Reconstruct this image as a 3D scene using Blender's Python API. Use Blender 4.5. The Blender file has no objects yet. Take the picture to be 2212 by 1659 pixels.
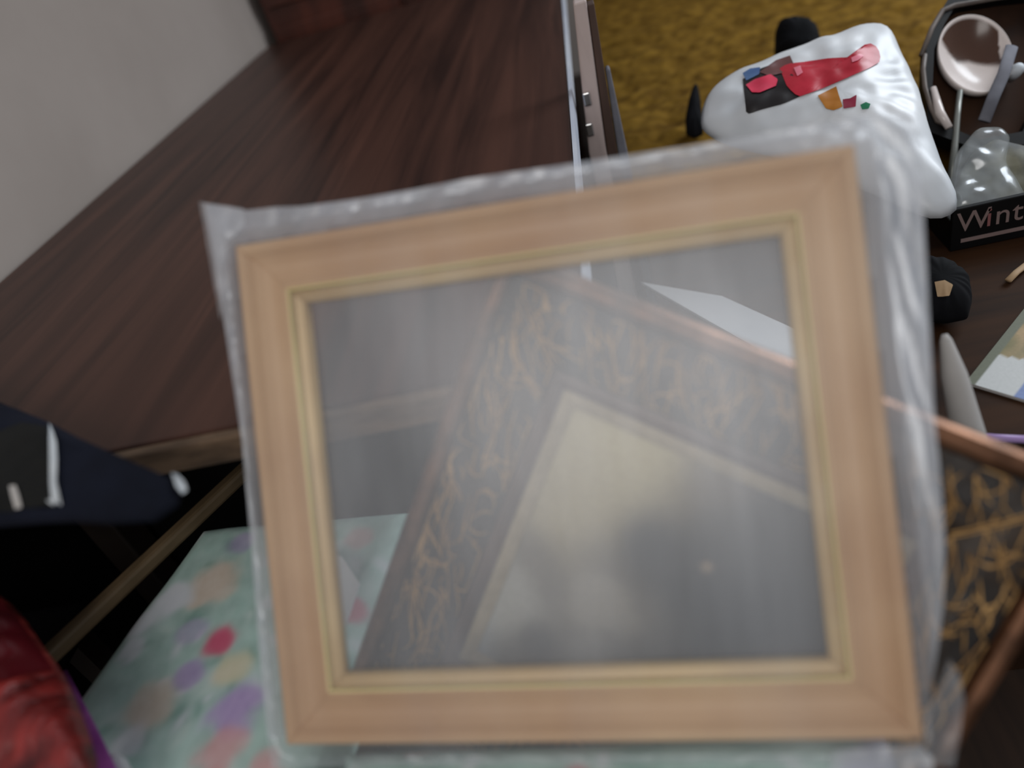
import bpy, math, random
import numpy as np
from mathutils import Vector, Matrix, noise

random.seed(4)
scene = bpy.context.scene
COL = scene.collection

# ------------------------------------------------------------------ camera
# world: x along the table's front edge, y along its length, z up (metres)
CAM = np.array([0.0, 0.0, 1.15])
FPX, CX, CY = 1661.0, 1106.0, 829.5
R = np.array([[0.96325422, -0.1906346, -0.18920822],
              [0.03691362, -0.60380143, 0.79627961],
              [-0.26604264, -0.77400406, -0.57457726]])
cd = bpy.data.cameras.new('camera')
cam = bpy.data.objects.new('camera', cd)
COL.objects.link(cam)
mw = Matrix.Identity(4)
for i in range(3):
    mw[i][0] = R[i, 0]; mw[i][1] = -R[i, 1]; mw[i][2] = -R[i, 2]; mw[i][3] = CAM[i]
cam.matrix_world = mw
cd.sensor_width = 36.0
cd.lens = FPX / 2212.0 * 36.0
cd.clip_start = 0.02
cd.dof.use_dof = True
cd.dof.focus_distance = 1.08
cd.dof.aperture_fstop = 1.6
scene.camera = cam

# ------------------------------------------------------------------ world, lights, exposure
scene.view_settings.view_transform = 'Standard'
scene.view_settings.look = 'None'
scene.view_settings.gamma = 1.0
scene.view_settings.use_curve_mapping = False
scene.view_settings.exposure = 0.0
w = bpy.data.worlds.new('room_light'); scene.world = w
w.use_nodes = True
bg = w.node_tree.nodes['Background']
bg.inputs[0].default_value = (0.90, 0.93, 1.0, 1)
bg.inputs[1].default_value = 0.30


def area_light(name, loc, target, sx, sy, energy, color):
    ld = bpy.data.lights.new(name, 'AREA')
    ld.shape = 'RECTANGLE'; ld.size = sx; ld.size_y = sy
    ld.energy = energy; ld.color = color
    lo = bpy.data.objects.new(name, ld); COL.objects.link(lo)
    lo.location = loc
    lo.rotation_euler = (Vector(target) - Vector(loc)).to_track_quat('-Z', 'Y').to_euler()
    return lo


area_light('window_daylight', (2.3, 2.3, 2.0), (0.0, 1.0, 0.5), 1.3, 1.5, 52.0, (0.86, 0.93, 1.0))
area_light('added_rear_fill', (-0.3, -1.7, 2.5), (0.0, 0.7, 0.5), 1.6, 1.2, 25.0, (1.0, 0.97, 0.93))  # unseen area light added behind the camera for film reflection and fill


# ------------------------------------------------------------------ helpers
def ray(px, py):
    r = R @ np.array([px - CX, py - CY, FPX])
    return r / np.linalg.norm(r)


def at_z(px, py, dz):
    """pixel -> world point on the level surface dz below the lens"""
    r = ray(px, py)
    return CAM + r * (dz / r[2])


def at_plane(px, py, p0, n):
    r = ray(px, py)
    t = np.dot(np.asarray(p0) - CAM, n) / np.dot(r, n)
    return CAM + r * t


def at_y(px, py, y):
    r = ray(px, py)
    return CAM + r * (y / r[1])


def srgb(r, g, b):
    def f(c):
        c /= 255.0
        return c / 12.92 if c <= 0.04045 else ((c + 0.055) / 1.055) ** 2.4
    return (f(r), f(g), f(b), 1.0)


def link(a, b, nt):
    nt.links.new(a, b)


def mat(name, c1, c2=None, rough=0.6, scale=8.0, stretch=(1, 1, 1), detail=4.0, bump=0.0,
        spec=0.5, metal=0.0, lo=0.35, hi=0.65, distortion=0.0, coat=0.0, sheen=0.0, coord='Object'):
    m = bpy.data.materials.new(name); m.use_nodes = True
    nt = m.node_tree; b = nt.nodes['Principled BSDF']
    b.inputs['Roughness'].default_value = rough
    b.inputs['Specular IOR Level'].default_value = spec
    b.inputs['Metallic'].default_value = metal
    b.inputs['Coat Weight'].default_value = coat
    b.inputs['Sheen Weight'].default_value = sheen
    tc = nt.nodes.new('ShaderNodeTexCoord'); mp = nt.nodes.new('ShaderNodeMapping')
    mp.inputs['Scale'].default_value = stretch
    nz = nt.nodes.new('ShaderNodeTexNoise')
    nz.inputs['Scale'].default_value = scale; nz.inputs['Detail'].default_value = detail
    nz.inputs['Distortion'].default_value = distortion
    link(tc.outputs[coord], mp.inputs[0], nt); link(mp.outputs[0], nz.inputs['Vector'], nt)
    rp = nt.nodes.new('ShaderNodeValToRGB')
    rp.color_ramp.elements[0].position = lo; rp.color_ramp.elements[1].position = hi
    rp.color_ramp.elements[0].color = c1; rp.color_ramp.elements[1].color = c2 or c1
    link(nz.outputs['Fac'], rp.inputs[0], nt)
    link(rp.outputs[0], b.inputs['Base Color'], nt)
    if bump:
        bp = nt.nodes.new('ShaderNodeBump'); bp.inputs['Strength'].default_value = bump
        bp.inputs['Distance'].default_value = 0.01
        link(nz.outputs['Fac'], bp.inputs['Height'], nt); link(bp.outputs[0], b.inputs['Normal'], nt)
    return m


def mat_attr(name, attr='col', rough=0.7, spec=0.3, noise_mix=0.15, scale=40.0):
    """colour print stored on the mesh, softened by a little procedural grain"""
    m = bpy.data.materials.new(name); m.use_nodes = True
    nt = m.node_tree; b = nt.nodes['Principled BSDF']
    b.inputs['Roughness'].default_value = rough; b.inputs['Specular IOR Level'].default_value = spec
    a = nt.nodes.new('ShaderNodeAttribute'); a.attribute_name = attr
    nz = nt.nodes.new('ShaderNodeTexNoise'); nz.inputs['Scale'].default_value = scale
    mx = nt.nodes.new('ShaderNodeMix'); mx.data_type = 'RGBA'; mx.blend_type = 'OVERLAY'
    mx.inputs['Factor'].default_value = noise_mix
    link(a.outputs['Color'], mx.inputs['A'], nt); link(nz.outputs['Fac'], mx.inputs['B'], nt)
    link(mx.outputs['Result'], b.inputs['Base Color'], nt)
    return m


def film_mat(name, tint, gloss=0.3, rough=0.28, gain=1.0, streak=(60, 4, 60)):
    """thin clear plastic: mostly see-through, a milky scatter and a soft sheen; attribute 'haze' = how milky it is"""
    m = bpy.data.materials.new(name); m.use_nodes = True
    nt = m.node_tree
    for n in list(nt.nodes):
        if n.type == 'BSDF_PRINCIPLED': nt.nodes.remove(n)
    out = [n for n in nt.nodes if n.type == 'OUTPUT_MATERIAL'][0]
    tr = nt.nodes.new('ShaderNodeBsdfTransparent')
    df = nt.nodes.new('ShaderNodeBsdfDiffuse'); df.inputs[0].default_value = tint
    tl = nt.nodes.new('ShaderNodeBsdfTranslucent'); tl.inputs[0].default_value = tint
    gl = nt.nodes.new('ShaderNodeBsdfGlossy'); gl.inputs['Roughness'].default_value = rough
    gl.inputs[0].default_value = (0.95, 0.97, 1, 1)
    m1 = nt.nodes.new('ShaderNodeMixShader'); m1.inputs[0].default_value = 0.35
    m2 = nt.nodes.new('ShaderNodeMixShader'); m2.inputs[0].default_value = gloss
    m3 = nt.nodes.new('ShaderNodeMixShader')
    link(df.outputs[0], m1.inputs[1], nt); link(tl.outputs[0], m1.inputs[2], nt)
    link(m1.outputs[0], m2.inputs[1], nt); link(gl.outputs[0], m2.inputs[2], nt)
    link(tr.outputs[0], m3.inputs[1], nt); link(m2.outputs[0], m3.inputs[2], nt)
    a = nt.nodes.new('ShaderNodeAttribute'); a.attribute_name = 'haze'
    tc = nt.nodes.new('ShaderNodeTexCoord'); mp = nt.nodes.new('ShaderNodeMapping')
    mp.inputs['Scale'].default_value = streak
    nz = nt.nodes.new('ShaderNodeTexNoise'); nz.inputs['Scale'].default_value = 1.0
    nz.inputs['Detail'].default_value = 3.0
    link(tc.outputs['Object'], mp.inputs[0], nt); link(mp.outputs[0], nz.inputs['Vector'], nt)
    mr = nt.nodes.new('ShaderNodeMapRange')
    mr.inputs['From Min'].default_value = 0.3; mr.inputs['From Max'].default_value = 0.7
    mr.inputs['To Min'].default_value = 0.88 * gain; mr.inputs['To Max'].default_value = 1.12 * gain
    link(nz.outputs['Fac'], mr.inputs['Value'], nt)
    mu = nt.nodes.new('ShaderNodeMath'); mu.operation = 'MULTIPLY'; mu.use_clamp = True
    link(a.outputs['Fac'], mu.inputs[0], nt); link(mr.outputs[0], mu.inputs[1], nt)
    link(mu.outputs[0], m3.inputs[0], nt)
    link(m3.outputs[0], out.inputs['Surface'], nt)
    return m


def tag(o, label=None, cat=None, group=None, kind=None):
    if label: o['label'] = label
    if cat: o['category'] = cat
    if group: o['group'] = group
    if kind: o['kind'] = kind
    return o


class MB:
    def __init__(s): s.v = []; s.f = []

    def add(s, vs, fs):
        k = len(s.v); s.v += [tuple(float(q) for q in p) for p in vs]
        s.f += [tuple(i + k for i in f) for f in fs]; return s

    def box(s, lo, hi):
        x0, y0, z0 = lo; x1, y1, z1 = hi
        return s.add([(x0, y0, z0), (x1, y0, z0), (x1, y1, z0), (x0, y1, z0), (x0, y0, z1), (x1, y0, z1), (x1, y1, z1), (x0, y1, z1)],
                     [(0, 3, 2, 1), (4, 5, 6, 7), (0, 1, 5, 4), (1, 2, 6, 5), (2, 3, 7, 6), (3, 0, 4, 7)])

    def grid(s, P):
        nu, nv = len(P), len(P[0]); vs = [p for row in P for p in row]; fs = []
        for i in range(nu - 1):
            for j in range(nv - 1):
                fs.append((i * nv + j, (i + 1) * nv + j, (i + 1) * nv + j + 1, i * nv + j + 1))
        return s.add(vs, fs)

    def prism(s, pts, d):
        """closed polygon pts extruded by vector d"""
        n = len(pts); d = np.asarray(d)
        vs = [np.asarray(p) for p in pts] + [np.asarray(p) + d for p in pts]
        fs = [tuple(range(n))[::-1], tuple(range(n, 2 * n))]
        for i in range(n): fs.append((i, (i + 1) % n, n + (i + 1) % n, n + i))
        return s.add(vs, fs)

    def tube(s, path, rad, n=10, flat=1.0, up=None):
        path = [np.asarray(p, float) for p in path]; rings = []
        for i, p in enumerate(path):
            t = path[min(i + 1, len(path) - 1)] - path[max(i - 1, 0)]
            t = t / (np.linalg.norm(t) + 1e-9)
            a = np.asarray(up, float) if up is not None else (np.array([0, 0, 1.0]) if abs(t[2]) < 0.9 else np.array([1.0, 0, 0]))
            e1 = np.cross(t, a); e1 /= np.linalg.norm(e1) + 1e-9
            e2 = np.cross(e1, t)
            r = rad[i] if hasattr(rad, '__len__') else rad
            rings.append([p + r * (math.cos(q) * e1 + flat * math.sin(q) * e2) for q in [2 * math.pi * k / n for k in range(n)]])
        k = len(path); vs = [p for rg in rings for p in rg]; fs = []
        for i in range(k - 1):
            for j in range(n):
                fs.append((i * n + j, i * n + (j + 1) % n, (i + 1) * n + (j + 1) % n, (i + 1) * n + j))
        fs.append(tuple(range(n))[::-1]); fs.append(tuple(range((k - 1) * n, k * n)))
        return s.add(vs, fs)

    def build(s, name, m, parent=None, smooth=False, bevel=0.0, seg=2, sub=0, cols=None, haze=None):
        me = bpy.data.meshes.new(name); me.from_pydata(s.v, [], s.f); me.update()
        if smooth:
            for p in me.polygons: p.use_smooth = True
        if m: me.materials.append(m)
        if cols is not None:
            a = me.color_attributes.new('col', 'FLOAT_COLOR', 'POINT')
            for i, c in enumerate(cols): a.data[i].color = c
        if haze is not None:
            a = me.attributes.new('haze', 'FLOAT', 'POINT')
            a.data.foreach_set('value', [float(h) for h in haze])
        o = bpy.data.objects.new(name, me); COL.objects.link(o)
        if parent: o.parent = parent
        if bevel:
            b = o.modifiers.new('bevel', 'BEVEL'); b.width = bevel; b.segments = seg; b.limit_method = 'ANGLE'
        if sub:
            b = o.modifiers.new('sub', 'SUBSURF'); b.levels = sub; b.render_levels = sub
        return o


def empty(name, loc=(0, 0, 0), basis=None):
    o = bpy.data.objects.new(name, None); COL.objects.link(o)
    M = Matrix.Identity(4)
    if basis is not None:
        for i in range(3):
            for j in range(3): M[i][j] = float(basis[j][i])
    for i in range(3): M[i][3] = float(loc[i])
    o.matrix_world = M
    o.empty_display_size = 0.05
    return o


def nz3(x, y, z=0.0): return noise.noise(Vector((float(x), float(y), float(z))))


def resample(pts, n, closed=False):
    pts = [np.asarray(p, float) for p in pts]
    if closed: pts = pts + [pts[0]]
    d = [0.0]
    for a, b in zip(pts[:-1], pts[1:]): d.append(d[-1] + np.linalg.norm(b - a))
    out = []
    for k in range(n):
        t = d[-1] * k / (n if closed else n - 1)
        i = max(0, min(len(pts) - 2, int(np.searchsorted(d, t, side='right')) - 1))
        u = (t - d[i]) / max(1e-9, d[i + 1] - d[i])
        out.append(pts[i] * (1 - u) + pts[i + 1] * u)
    return out


def smooth_loop(pts, it=2):
    pts = [np.asarray(p, float) for p in pts]
    for _ in range(it):
        n = len(pts)
        pts = [0.25 * pts[i - 1] + 0.5 * pts[i] + 0.25 * pts[(i + 1) % n] for i in range(n)]
    return pts


# ------------------------------------------------------------------ materials
M = {}
M['wall'] = mat('wall_paint', srgb(168, 157, 149), srgb(176, 165, 157), rough=0.9, scale=3, spec=0.1)
M['floor'] = mat('floor_boards', srgb(38, 28, 22), srgb(58, 42, 32), rough=0.6, scale=3, stretch=(12, 1, 1))
M['table'] = mat('dark_table_wood', srgb(44, 26, 21), srgb(88, 57, 46), rough=0.42, scale=2.2, stretch=(9, 0.5, 4), detail=8, spec=0.32, lo=0.3, hi=0.7, distortion=0.6)
M['table_edge'] = mat('lit_table_edge', srgb(78, 60, 44), srgb(118, 94, 72), rough=0.6, scale=20, stretch=(1, 4, 4))  # paler than the top, light on the front face is in the colour
M['white_strip'] = mat('pale_metal_strip', srgb(196, 204, 220), srgb(220, 226, 236), rough=0.35, scale=5)
M['cabinet'] = mat('red_brown_cabinet_wood', srgb(58, 28, 20), srgb(96, 48, 34), rough=0.4, scale=2.5, stretch=(8, 1, 0.6), detail=6)
M['cabinet_dark'] = mat('dark_cabinet_plinth', srgb(26, 16, 14), srgb(38, 24, 20), rough=0.5, scale=4)
M['brass'] = mat('brass', srgb(150, 118, 60), srgb(170, 136, 74), rough=0.35, metal=1.0)
M['olive'] = mat('olive_chenille', srgb(92, 66, 20), srgb(134, 102, 38), rough=0.95, scale=20, detail=4, bump=0.4, spec=0.1, lo=0.32, hi=0.68)
M['mattress'] = mat('mattress_ticking', srgb(70, 58, 40), srgb(86, 70, 50), rough=0.9, scale=10)
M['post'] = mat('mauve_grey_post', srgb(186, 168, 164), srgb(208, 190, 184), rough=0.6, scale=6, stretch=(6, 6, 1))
M['post_shade'] = mat('post_side_shade', srgb(66, 48, 40), srgb(88, 66, 56), rough=0.6, scale=6, stretch=(6, 6, 1))
M['steel'] = mat('steel', srgb(190, 190, 190), srgb(215, 215, 215), rough=0.3, metal=1.0)
M['grey_cloth'] = mat('blue_grey_cloth', srgb(92, 92, 100), srgb(122, 122, 130), rough=0.8, scale=14)
M['bag'] = mat('white_plastic_bag', srgb(214, 218, 222), srgb(236, 238, 240), rough=0.38, scale=7, bump=0.25, spec=0.5, detail=3)
M['black'] = mat('black_fabric', srgb(8, 9, 12), srgb(18, 18, 22), spec=0.15, rough=0.85, scale=18)
M['black_card'] = mat('black_carton', srgb(7, 7, 8), srgb(14, 13, 13), spec=0.25, rough=0.5, scale=8)
M['carton_rim'] = mat('worn_carton_rim', srgb(86, 76, 70), srgb(118, 106, 98), rough=0.5, scale=20)
M['carton_in'] = mat('brown_carton_inside', srgb(38, 24, 17), srgb(62, 40, 26), spec=0.15, rough=0.7, scale=8)
M['letter'] = mat('pale_lettering', srgb(128, 108, 104), srgb(142, 122, 118), rough=0.6)
M['letter_red'] = mat('reddish_letter', srgb(134, 84, 84), srgb(146, 96, 94), rough=0.6)
M['chest'] = mat('dark_chest_wood', srgb(36, 21, 11), srgb(62, 38, 20), spec=0.15, rough=0.7, scale=2.5, stretch=(1, 9, 4), detail=6)
M['pale_wood'] = mat('pale_frame_wood', srgb(188, 146, 106), srgb(214, 178, 138), rough=0.5, scale=3, stretch=(1.5, 1.5, 1.5), detail=5, spec=0.4)
M['gilt'] = mat('gilt_slip', srgb(186, 152, 100), srgb(206, 176, 122), rough=0.38, scale=10, spec=0.7, metal=0.15)
M['gilt_line'] = mat('gilt_line', srgb(232, 212, 140), srgb(244, 228, 168), rough=0.35, scale=10, spec=0.7)
M['bronze'] = mat('bronze_bead', srgb(84, 56, 38), srgb(140, 98, 72), rough=0.3, scale=30, spec=0.7, metal=0.75)
M['ornate_dark'] = mat('dark_ornate_wood', srgb(22, 16, 12), srgb(52, 38, 24), rough=0.5, scale=16, detail=6, bump=0.6)
M['scroll'] = mat('gilded_scrolls', srgb(140, 104, 60), srgb(206, 164, 106), rough=0.42, scale=30, metal=0.3)
M['ornate_brown'] = mat('brown_inner_step', srgb(66, 40, 28), srgb(92, 60, 42), rough=0.5, scale=10)
M['linen'] = mat('beige_linen_slip', srgb(158, 142, 112), srgb(178, 162, 132), rough=0.8, scale=60)
M['navy'] = mat('navy_cloth', srgb(10, 14, 26), srgb(20, 25, 40), rough=0.85, scale=14, spec=0.2)
M['charcoal'] = mat('charcoal_cloth', srgb(20, 22, 22), srgb(32, 32, 31), rough=0.85, scale=14, spec=0.2)
M['white_trim'] = mat('white_trim', srgb(196, 204, 212), srgb(220, 226, 230), rough=0.6, scale=12)
M['red'] = mat('red_satin', srgb(70, 12, 14), srgb(160, 50, 46), rough=0.36, scale=22, stretch=(3, 1, 1), detail=5, bump=0.9, spec=0.6)
M['red_dark'] = mat('dark_red_satin', srgb(58, 10, 16), srgb(92, 16, 24), rough=0.35, scale=9, detail=4, spec=0.5)
M['purple'] = mat('purple_ribbon', srgb(140, 62, 150), srgb(190, 110, 190), rough=0.35, scale=20, spec=0.6)
M['paper'] = mat('white_paper', srgb(208, 212, 216), srgb(226, 228, 230), rough=0.8, scale=6)
M['grey_paper'] = mat('grey_paper', srgb(176, 172, 168), srgb(200, 196, 192), rough=0.8, scale=6)
M['lavender'] = mat('lavender_plastic', srgb(160, 130, 190), srgb(182, 152, 206), rough=0.4, scale=6)
M['tan_wood'] = mat('tan_rail_wood', srgb(92, 76, 54), srgb(118, 98, 72), rough=0.55, scale=4, stretch=(6, 1, 6))
M['leg_wood'] = mat('dark_leg_wood', srgb(30, 22, 16), srgb(44, 32, 24), rough=0.6, scale=4)
M['cream'] = mat('cream_glaze', srgb(218, 204, 198), srgb(232, 220, 214), rough=0.2, scale=4, spec=0.6)
M['tan'] = mat('tan_card', srgb(170, 140, 104), srgb(188, 158, 122), rough=0.7, scale=9)
M['wire'] = mat('grey_rod', srgb(128, 130, 124), srgb(150, 150, 144), rough=0.35, scale=9, metal=0.4)

# ------------------------------------------------------------------ the room
o = MB().box((-1.3, -1.2, -0.04), (2.6, 4.4, 0.0)).build('floor', M['floor']); tag(o, 'dark brown wooden floor under the furniture', 'floor', kind='structure')
o = MB().box((-1.20, -1.2, 0.0), (-1.085, 4.2, 2.5)).build('wall_left', M['wall']); tag(o, 'plain grey beige painted wall beside the dark table', 'wall', kind='structure')
o = MB().box((-1.20, 4.2, 0.0), (2.6, 4.32, 2.5)).build('wall_back', M['wall']); tag(o, 'grey beige painted wall behind the bed', 'wall', kind='structure')

# ------------------------------------------------------------------ dining table
TZ = CAM[2] - 0.39
t = empty('dining_table', (-0.55, 1.63, 0.0))
tag(t, 'long dark brown wooden table against the grey wall', 'table')
def child(mb, name, m, par, **k):
    """geometry given in world coordinates, parented with the parent's frame kept"""
    inv = np.array(par.matrix_world.inverted())
    mb.v = [tuple((inv @ np.array([*p, 1.0]))[:3]) for p in mb.v]
    return mb.build(name, m, par, **k)
child(MB().box((-1.065, 0.562, TZ - 0.03), (-0.060, 2.72, TZ)), 'tabletop', M['table'], t, bevel=0.003)
child(MB().box((-1.065, 0.547, TZ - 0.032), (-0.060, 0.5615, TZ - 0.0015)), 'front_edge_band', M['table_edge'], t, bevel=0.003)['label'] = 'front edge of the tabletop, painted lighter as if lit'
child(MB().box((-0.0595, 0.547, TZ - 0.03), (-0.0535, 2.72, TZ + 0.002)), 'edge_strip', M['white_strip'], t)['label'] = 'thin pale metal strip along the long edge'
child(MB().box((-1.06, 0.97, 0.02), (-0.13, 0.995, TZ - 0.0305)), 'under_table_shade', M['black_card'], t)['label'] = 'added black panel standing in for shade under the tabletop'  # added black board that darkens the space under the table
child(MB().box((-1.064, 0.60, 0.02), (-1.045, 0.965, TZ - 0.0305)), 'side_panel_or_shade', M['black_card'], t)  # second added board, blacks out the lit wall below the tabletop
child(MB().box((-0.14, 1.0, TZ - 0.11), (-0.115, 2.60, TZ - 0.0305)), 'apron', M['leg_wood'], t)
for lx in (-1.04, -0.18):
    for ly in (0.90, 2.58):
        child(MB().box((lx, ly, 0.0), (lx + 0.06, ly + 0.06, TZ - 0.0305)), 'leg', M['leg_wood'], t, bevel=0.004)

# ------------------------------------------------------------------ cabinet at the far end of the table
t = empty('cabinet', (-0.55, 3.0, 0.0))
tag(t, 'tall reddish brown wooden cabinet behind the far end of the dark table', 'cabinet')
child(MB().box((-1.05, 2.775, 0.08), (-0.12, 3.2, 1.9)), 'body', M['cabinet'], t, bevel=0.004)
child(MB().box((-1.04, 2.79, 0.0), (-0.13, 3.19, 0.08)), 'plinth', M['cabinet_dark'], t)
for i, (a, b) in enumerate(((-1.03, -0.595), (-0.575, -0.14))):
    d = child(MB().box((a, 2.755, 0.86), (b, 2.775, 1.86)), 'door', M['cabinet'], t, bevel=0.004)
    d2 = child(MB().box((a, 2.755, 0.12), (b, 2.775, 0.80)), 'drawer_front', M['cabinet'], t, bevel=0.004)
    kx = b - 0.04 if i == 0 else a + 0.04
    for par, z in ((d, 1.3), (d2, 0.6)):
        k = MB().tube([(kx, 2.755, z), (kx, 2.744, z), (kx, 2.735, z), (kx, 2.73, z)], [0.006, 0.006, 0.012, 0.007], up=(0, 0, 1))
        k.v = [tuple((np.array(t.matrix_world.inverted()) @ np.array([*p, 1.0]))[:3]) for p in k.v]
        k.build('knob', M['brass'], par, smooth=True)

# ------------------------------------------------------------------ bed with olive bedspread
BZ = CAM[2] - 0.65
t = empty('bed', (0.85, 2.4, 0.0))
tag(t, 'bed covered with a crinkled olive gold bedspread', 'bed')
child(MB().box((-0.02, 1.40, 0.10), (1.75, 3.5, 0.20)), 'bed_base', M['leg_wood'], t, bevel=0.01)
for lx in (0.1, 1.65):
    for ly in (1.45, 3.42):
        child(MB().box((lx, ly, 0.0), (lx + 0.06, ly + 0.05, 0.10)), 'leg', M['leg_wood'], t)
child(MB().box((-0.02, 1.405, 0.20), (1.745, 3.495, 0.465)), 'mattress', M['mattress'], t, bevel=0.03, seg=3)
P = []
NX, NY = 230, 260
for i in range(NX + 1):
    row = []
    for j in range(NY + 1):
        u = i / NX; v = j / NY
        x = -0.045 + u * 1.825; y = 1.372 + v * 2.14
        e = min(u * 1.76, (1 - u) * 1.76, v * 2.14, 5)
        z = BZ
        if e < 0.04: z -= (0.04 - e) * 6.0
        if e < 0.04:
            x = min(max(x, -0.035), 1.765); y = max(y, 1.388)
        z += 0.010 * nz3(x * 11, y * 14) + 0.008 * nz3(x * 26 + 4, y * 30) + 0.004 * nz3(x * 60, y * 60, 3)
        row.append((x, y, z))
    P.append(row)
child(MB().grid(P), 'bedspread', M['olive'], t, smooth=True)

# upright post between table and bed
t = empty('bed_post', (-0.01, 1.335, 0.0))
tag(t, 'slim mauve grey upright post between the dark table and the olive bed', 'post')
def board(l0, r0_, l1, r1, y0, y1, ytop):
    """tapering upright board from the floor, widths read at two heights"""
    z1 = at_y(l0, ytop, y0)[2]; z0 = at_y(l1, 330, y0)[2]
    xs = [at_y(l0, ytop, y0)[0], at_y(r0_, ytop, y0)[0], at_y(l1, 330, y0)[0], at_y(r1, 330, y0)[0]]
    mb = MB()
    f = [(xs[2], 0.0), (xs[3], 0.0), (xs[3], z0), (xs[1], z1), (xs[0], z1), (xs[2], z0)]
    return mb.prism([(x, y0, z) for x, z in f][::-1], (0, y1 - y0, 0))
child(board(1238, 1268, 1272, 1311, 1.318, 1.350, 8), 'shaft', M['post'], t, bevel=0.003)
child(board(1269, 1284, 1312, 1334, 1.322, 1.350, 10), 'shaded_side', M['post_shade'], t, bevel=0.002)['label'] = 'right face of the post, painted darker as its shaded side'  # shade on the right face of the post is put into its colour
child(board(1308, 1318, 1335, 1356, 1.326, 1.350, 150), 'cloth_wedge', M['grey_cloth'], t, bevel=0.004)['label'] = 'blue grey cloth tucked beside the post'
for x_, y_ in ((1268, 214), (1274, 280)):
    c_ = at_y(x_, y_, 1.314)
    child(MB().box((c_[0] - 0.006, 1.311, c_[2] - 0.011), (c_[0] + 0.006, 1.3175, c_[2] + 0.011)), 'clip', M['steel'], t, bevel=0.002)

# ------------------------------------------------------------------ dark wooden chest in front of the bed
CZ = CAM[2] - 0.70
t = empty('chest', (0.66, 1.0, 0.0))
tag(t, 'low dark brown wooden chest in front of the bed', 'chest')
child(MB().box((0.03, 0.66, 0.0), (1.25, 1.29, CZ - 0.025)), 'body', M['chest'], t, bevel=0.004)
child(MB().box((0.015, 0.645, CZ - 0.0245), (1.265, 1.305, CZ)), 'lid', M['chest'], t, bevel=0.005)


# ------------------------------------------------------------------ soft sacks: a pillow-shaped bag in a tilted plane
class Sack:
    def __init__(s, outline, p0, n, thick, wr=0.004, seed=0, power=2.2, radial=0.7):
        s.radial = radial
        s.n = np.asarray(n, float); s.n /= np.linalg.norm(s.n); s.p0 = np.asarray(p0, float)
        s.thick = thick; s.wr = wr; s.seed = seed; s.power = power
        a = np.cross(np.array([0, 1.0, 0]), s.n); s.a = a / np.linalg.norm(a); s.b = np.cross(s.n, s.a)
        pts = [s.loc(at_plane(x, y, s.p0, s.n)) for x, y in outline]
        pts = smooth_loop(resample(pts, 120, True), 3)
        s.c = np.mean(pts, axis=0)
        ang = []; rad = []
        for p in pts:
            d = p - s.c; ang.append(math.atan2(d[1], d[0])); rad.append(np.linalg.norm(d))
        k = np.argsort(ang); s.ang = np.array(ang)[k]; s.rad = np.array(rad)[k]

    def loc(s, P): d = np.asarray(P) - s.p0; return np.array([d @ s.a, d @ s.b])
    def Rad(s, th): return np.interp(th, s.ang, s.rad, period=2 * math.pi)

    def h(s, q):
        d = q - s.c; r = np.linalg.norm(d); th = math.atan2(d[1], d[0])
        f = min(1.0, r / s.Rad(th))
        base = s.thick * max(0.0, 1 - f ** s.power) ** 0.55
        wv = s.wr * (nz3(q[0] * 14 + s.seed, q[1] * 14) + 0.6 * nz3(q[0] * 34, q[1] * 34 + s.seed)) * (1 - f ** 6)
        wv += s.radial * s.wr * math.sin(th * 17 + 3 * nz3(th, s.seed)) * f ** 3 * (1 - f ** 8)
        return base + wv

    def world(s, q, h): return s.p0 + s.a * q[0] + s.b * q[1] + s.n * h

    def on(s, px, py, lift=0.0015):
        hh = s.thick * 0.5
        for _ in range(6):
            P = at_plane(px, py, s.p0 + s.n * hh, s.n); q = s.loc(P); hh = s.h(q)
        return s.world(q, hh + lift)

    def mesh(s, mb, back=0.5):
        nr, na = 26, 120
        fr = [(k / nr) ** 0.8 for k in range(1, nr + 1)]
        vs = [s.world(s.c, s.h(s.c))]
        for f in fr:
            for j in range(na):
                th = 2 * math.pi * j / na; q = s.c + f * s.Rad(th) * np.array([math.cos(th), math.sin(th)])
                vs.append(s.world(q, s.h(q) if f < 1 else 0.0))
        fs = [(0, 1 + j, 1 + (j + 1) % na) for j in range(na)]
        for k in range(nr - 1):
            for j in range(na):
                a = 1 + k * na; b = a + na
                fs.append((a + j, b + j, b + (j + 1) % na, a + (j + 1) % na))
        rim = 1 + (nr - 1) * na; base = len(vs)
        for f in fr[:-1]:
            for j in range(na):
                th = 2 * math.pi * j / na; q = s.c + f * s.Rad(th) * np.array([math.cos(th), math.sin(th)])
                vs.append(s.world(q, -back * s.thick * (1 - f ** 3)))
        vs.append(s.world(s.c, -back * s.thick)); last = len(vs) - 1
        for j in range(na): fs.append((last, base + (j + 1) % na, base + j))
        for k in range(nr - 2):
            for j in range(na):
                a = base + k * na; b = a + na
                fs.append((a + j, a + (j + 1) % na, b + (j + 1) % na, b + j))
        a = base + (nr - 2) * na
        for j in range(na): fs.append((a + j, a + (j + 1) % na, rim + (j + 1) % na, rim + j))
        return mb.add(vs, fs)

    def patch(s, poly, n=14, lift=0.0015):
        """flat print: px quad-ish outline filled by fan rings, laid on the skin of the bag"""
        loop = resample([np.array(p, float) for p in poly], 40, True)
        c = np.mean(loop, axis=0); mb = MB(); vs = [s.on(c[0], c[1], lift)]
        for k in range(1, n + 1):
            for p in loop:
                q = c + (p - c) * k / n; vs.append(s.on(q[0], q[1], lift))
        m = len(loop); fs = [(0, 1 + (j + 1) % m, 1 + j) for j in range(m)]
        for k in range(n - 1):
            a = 1 + k * m; b = a + m
            for j in range(m): fs.append((a + j, a + (j + 1) % m, b + (j + 1) % m, b + j))
        return mb.add(vs, fs)


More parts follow.
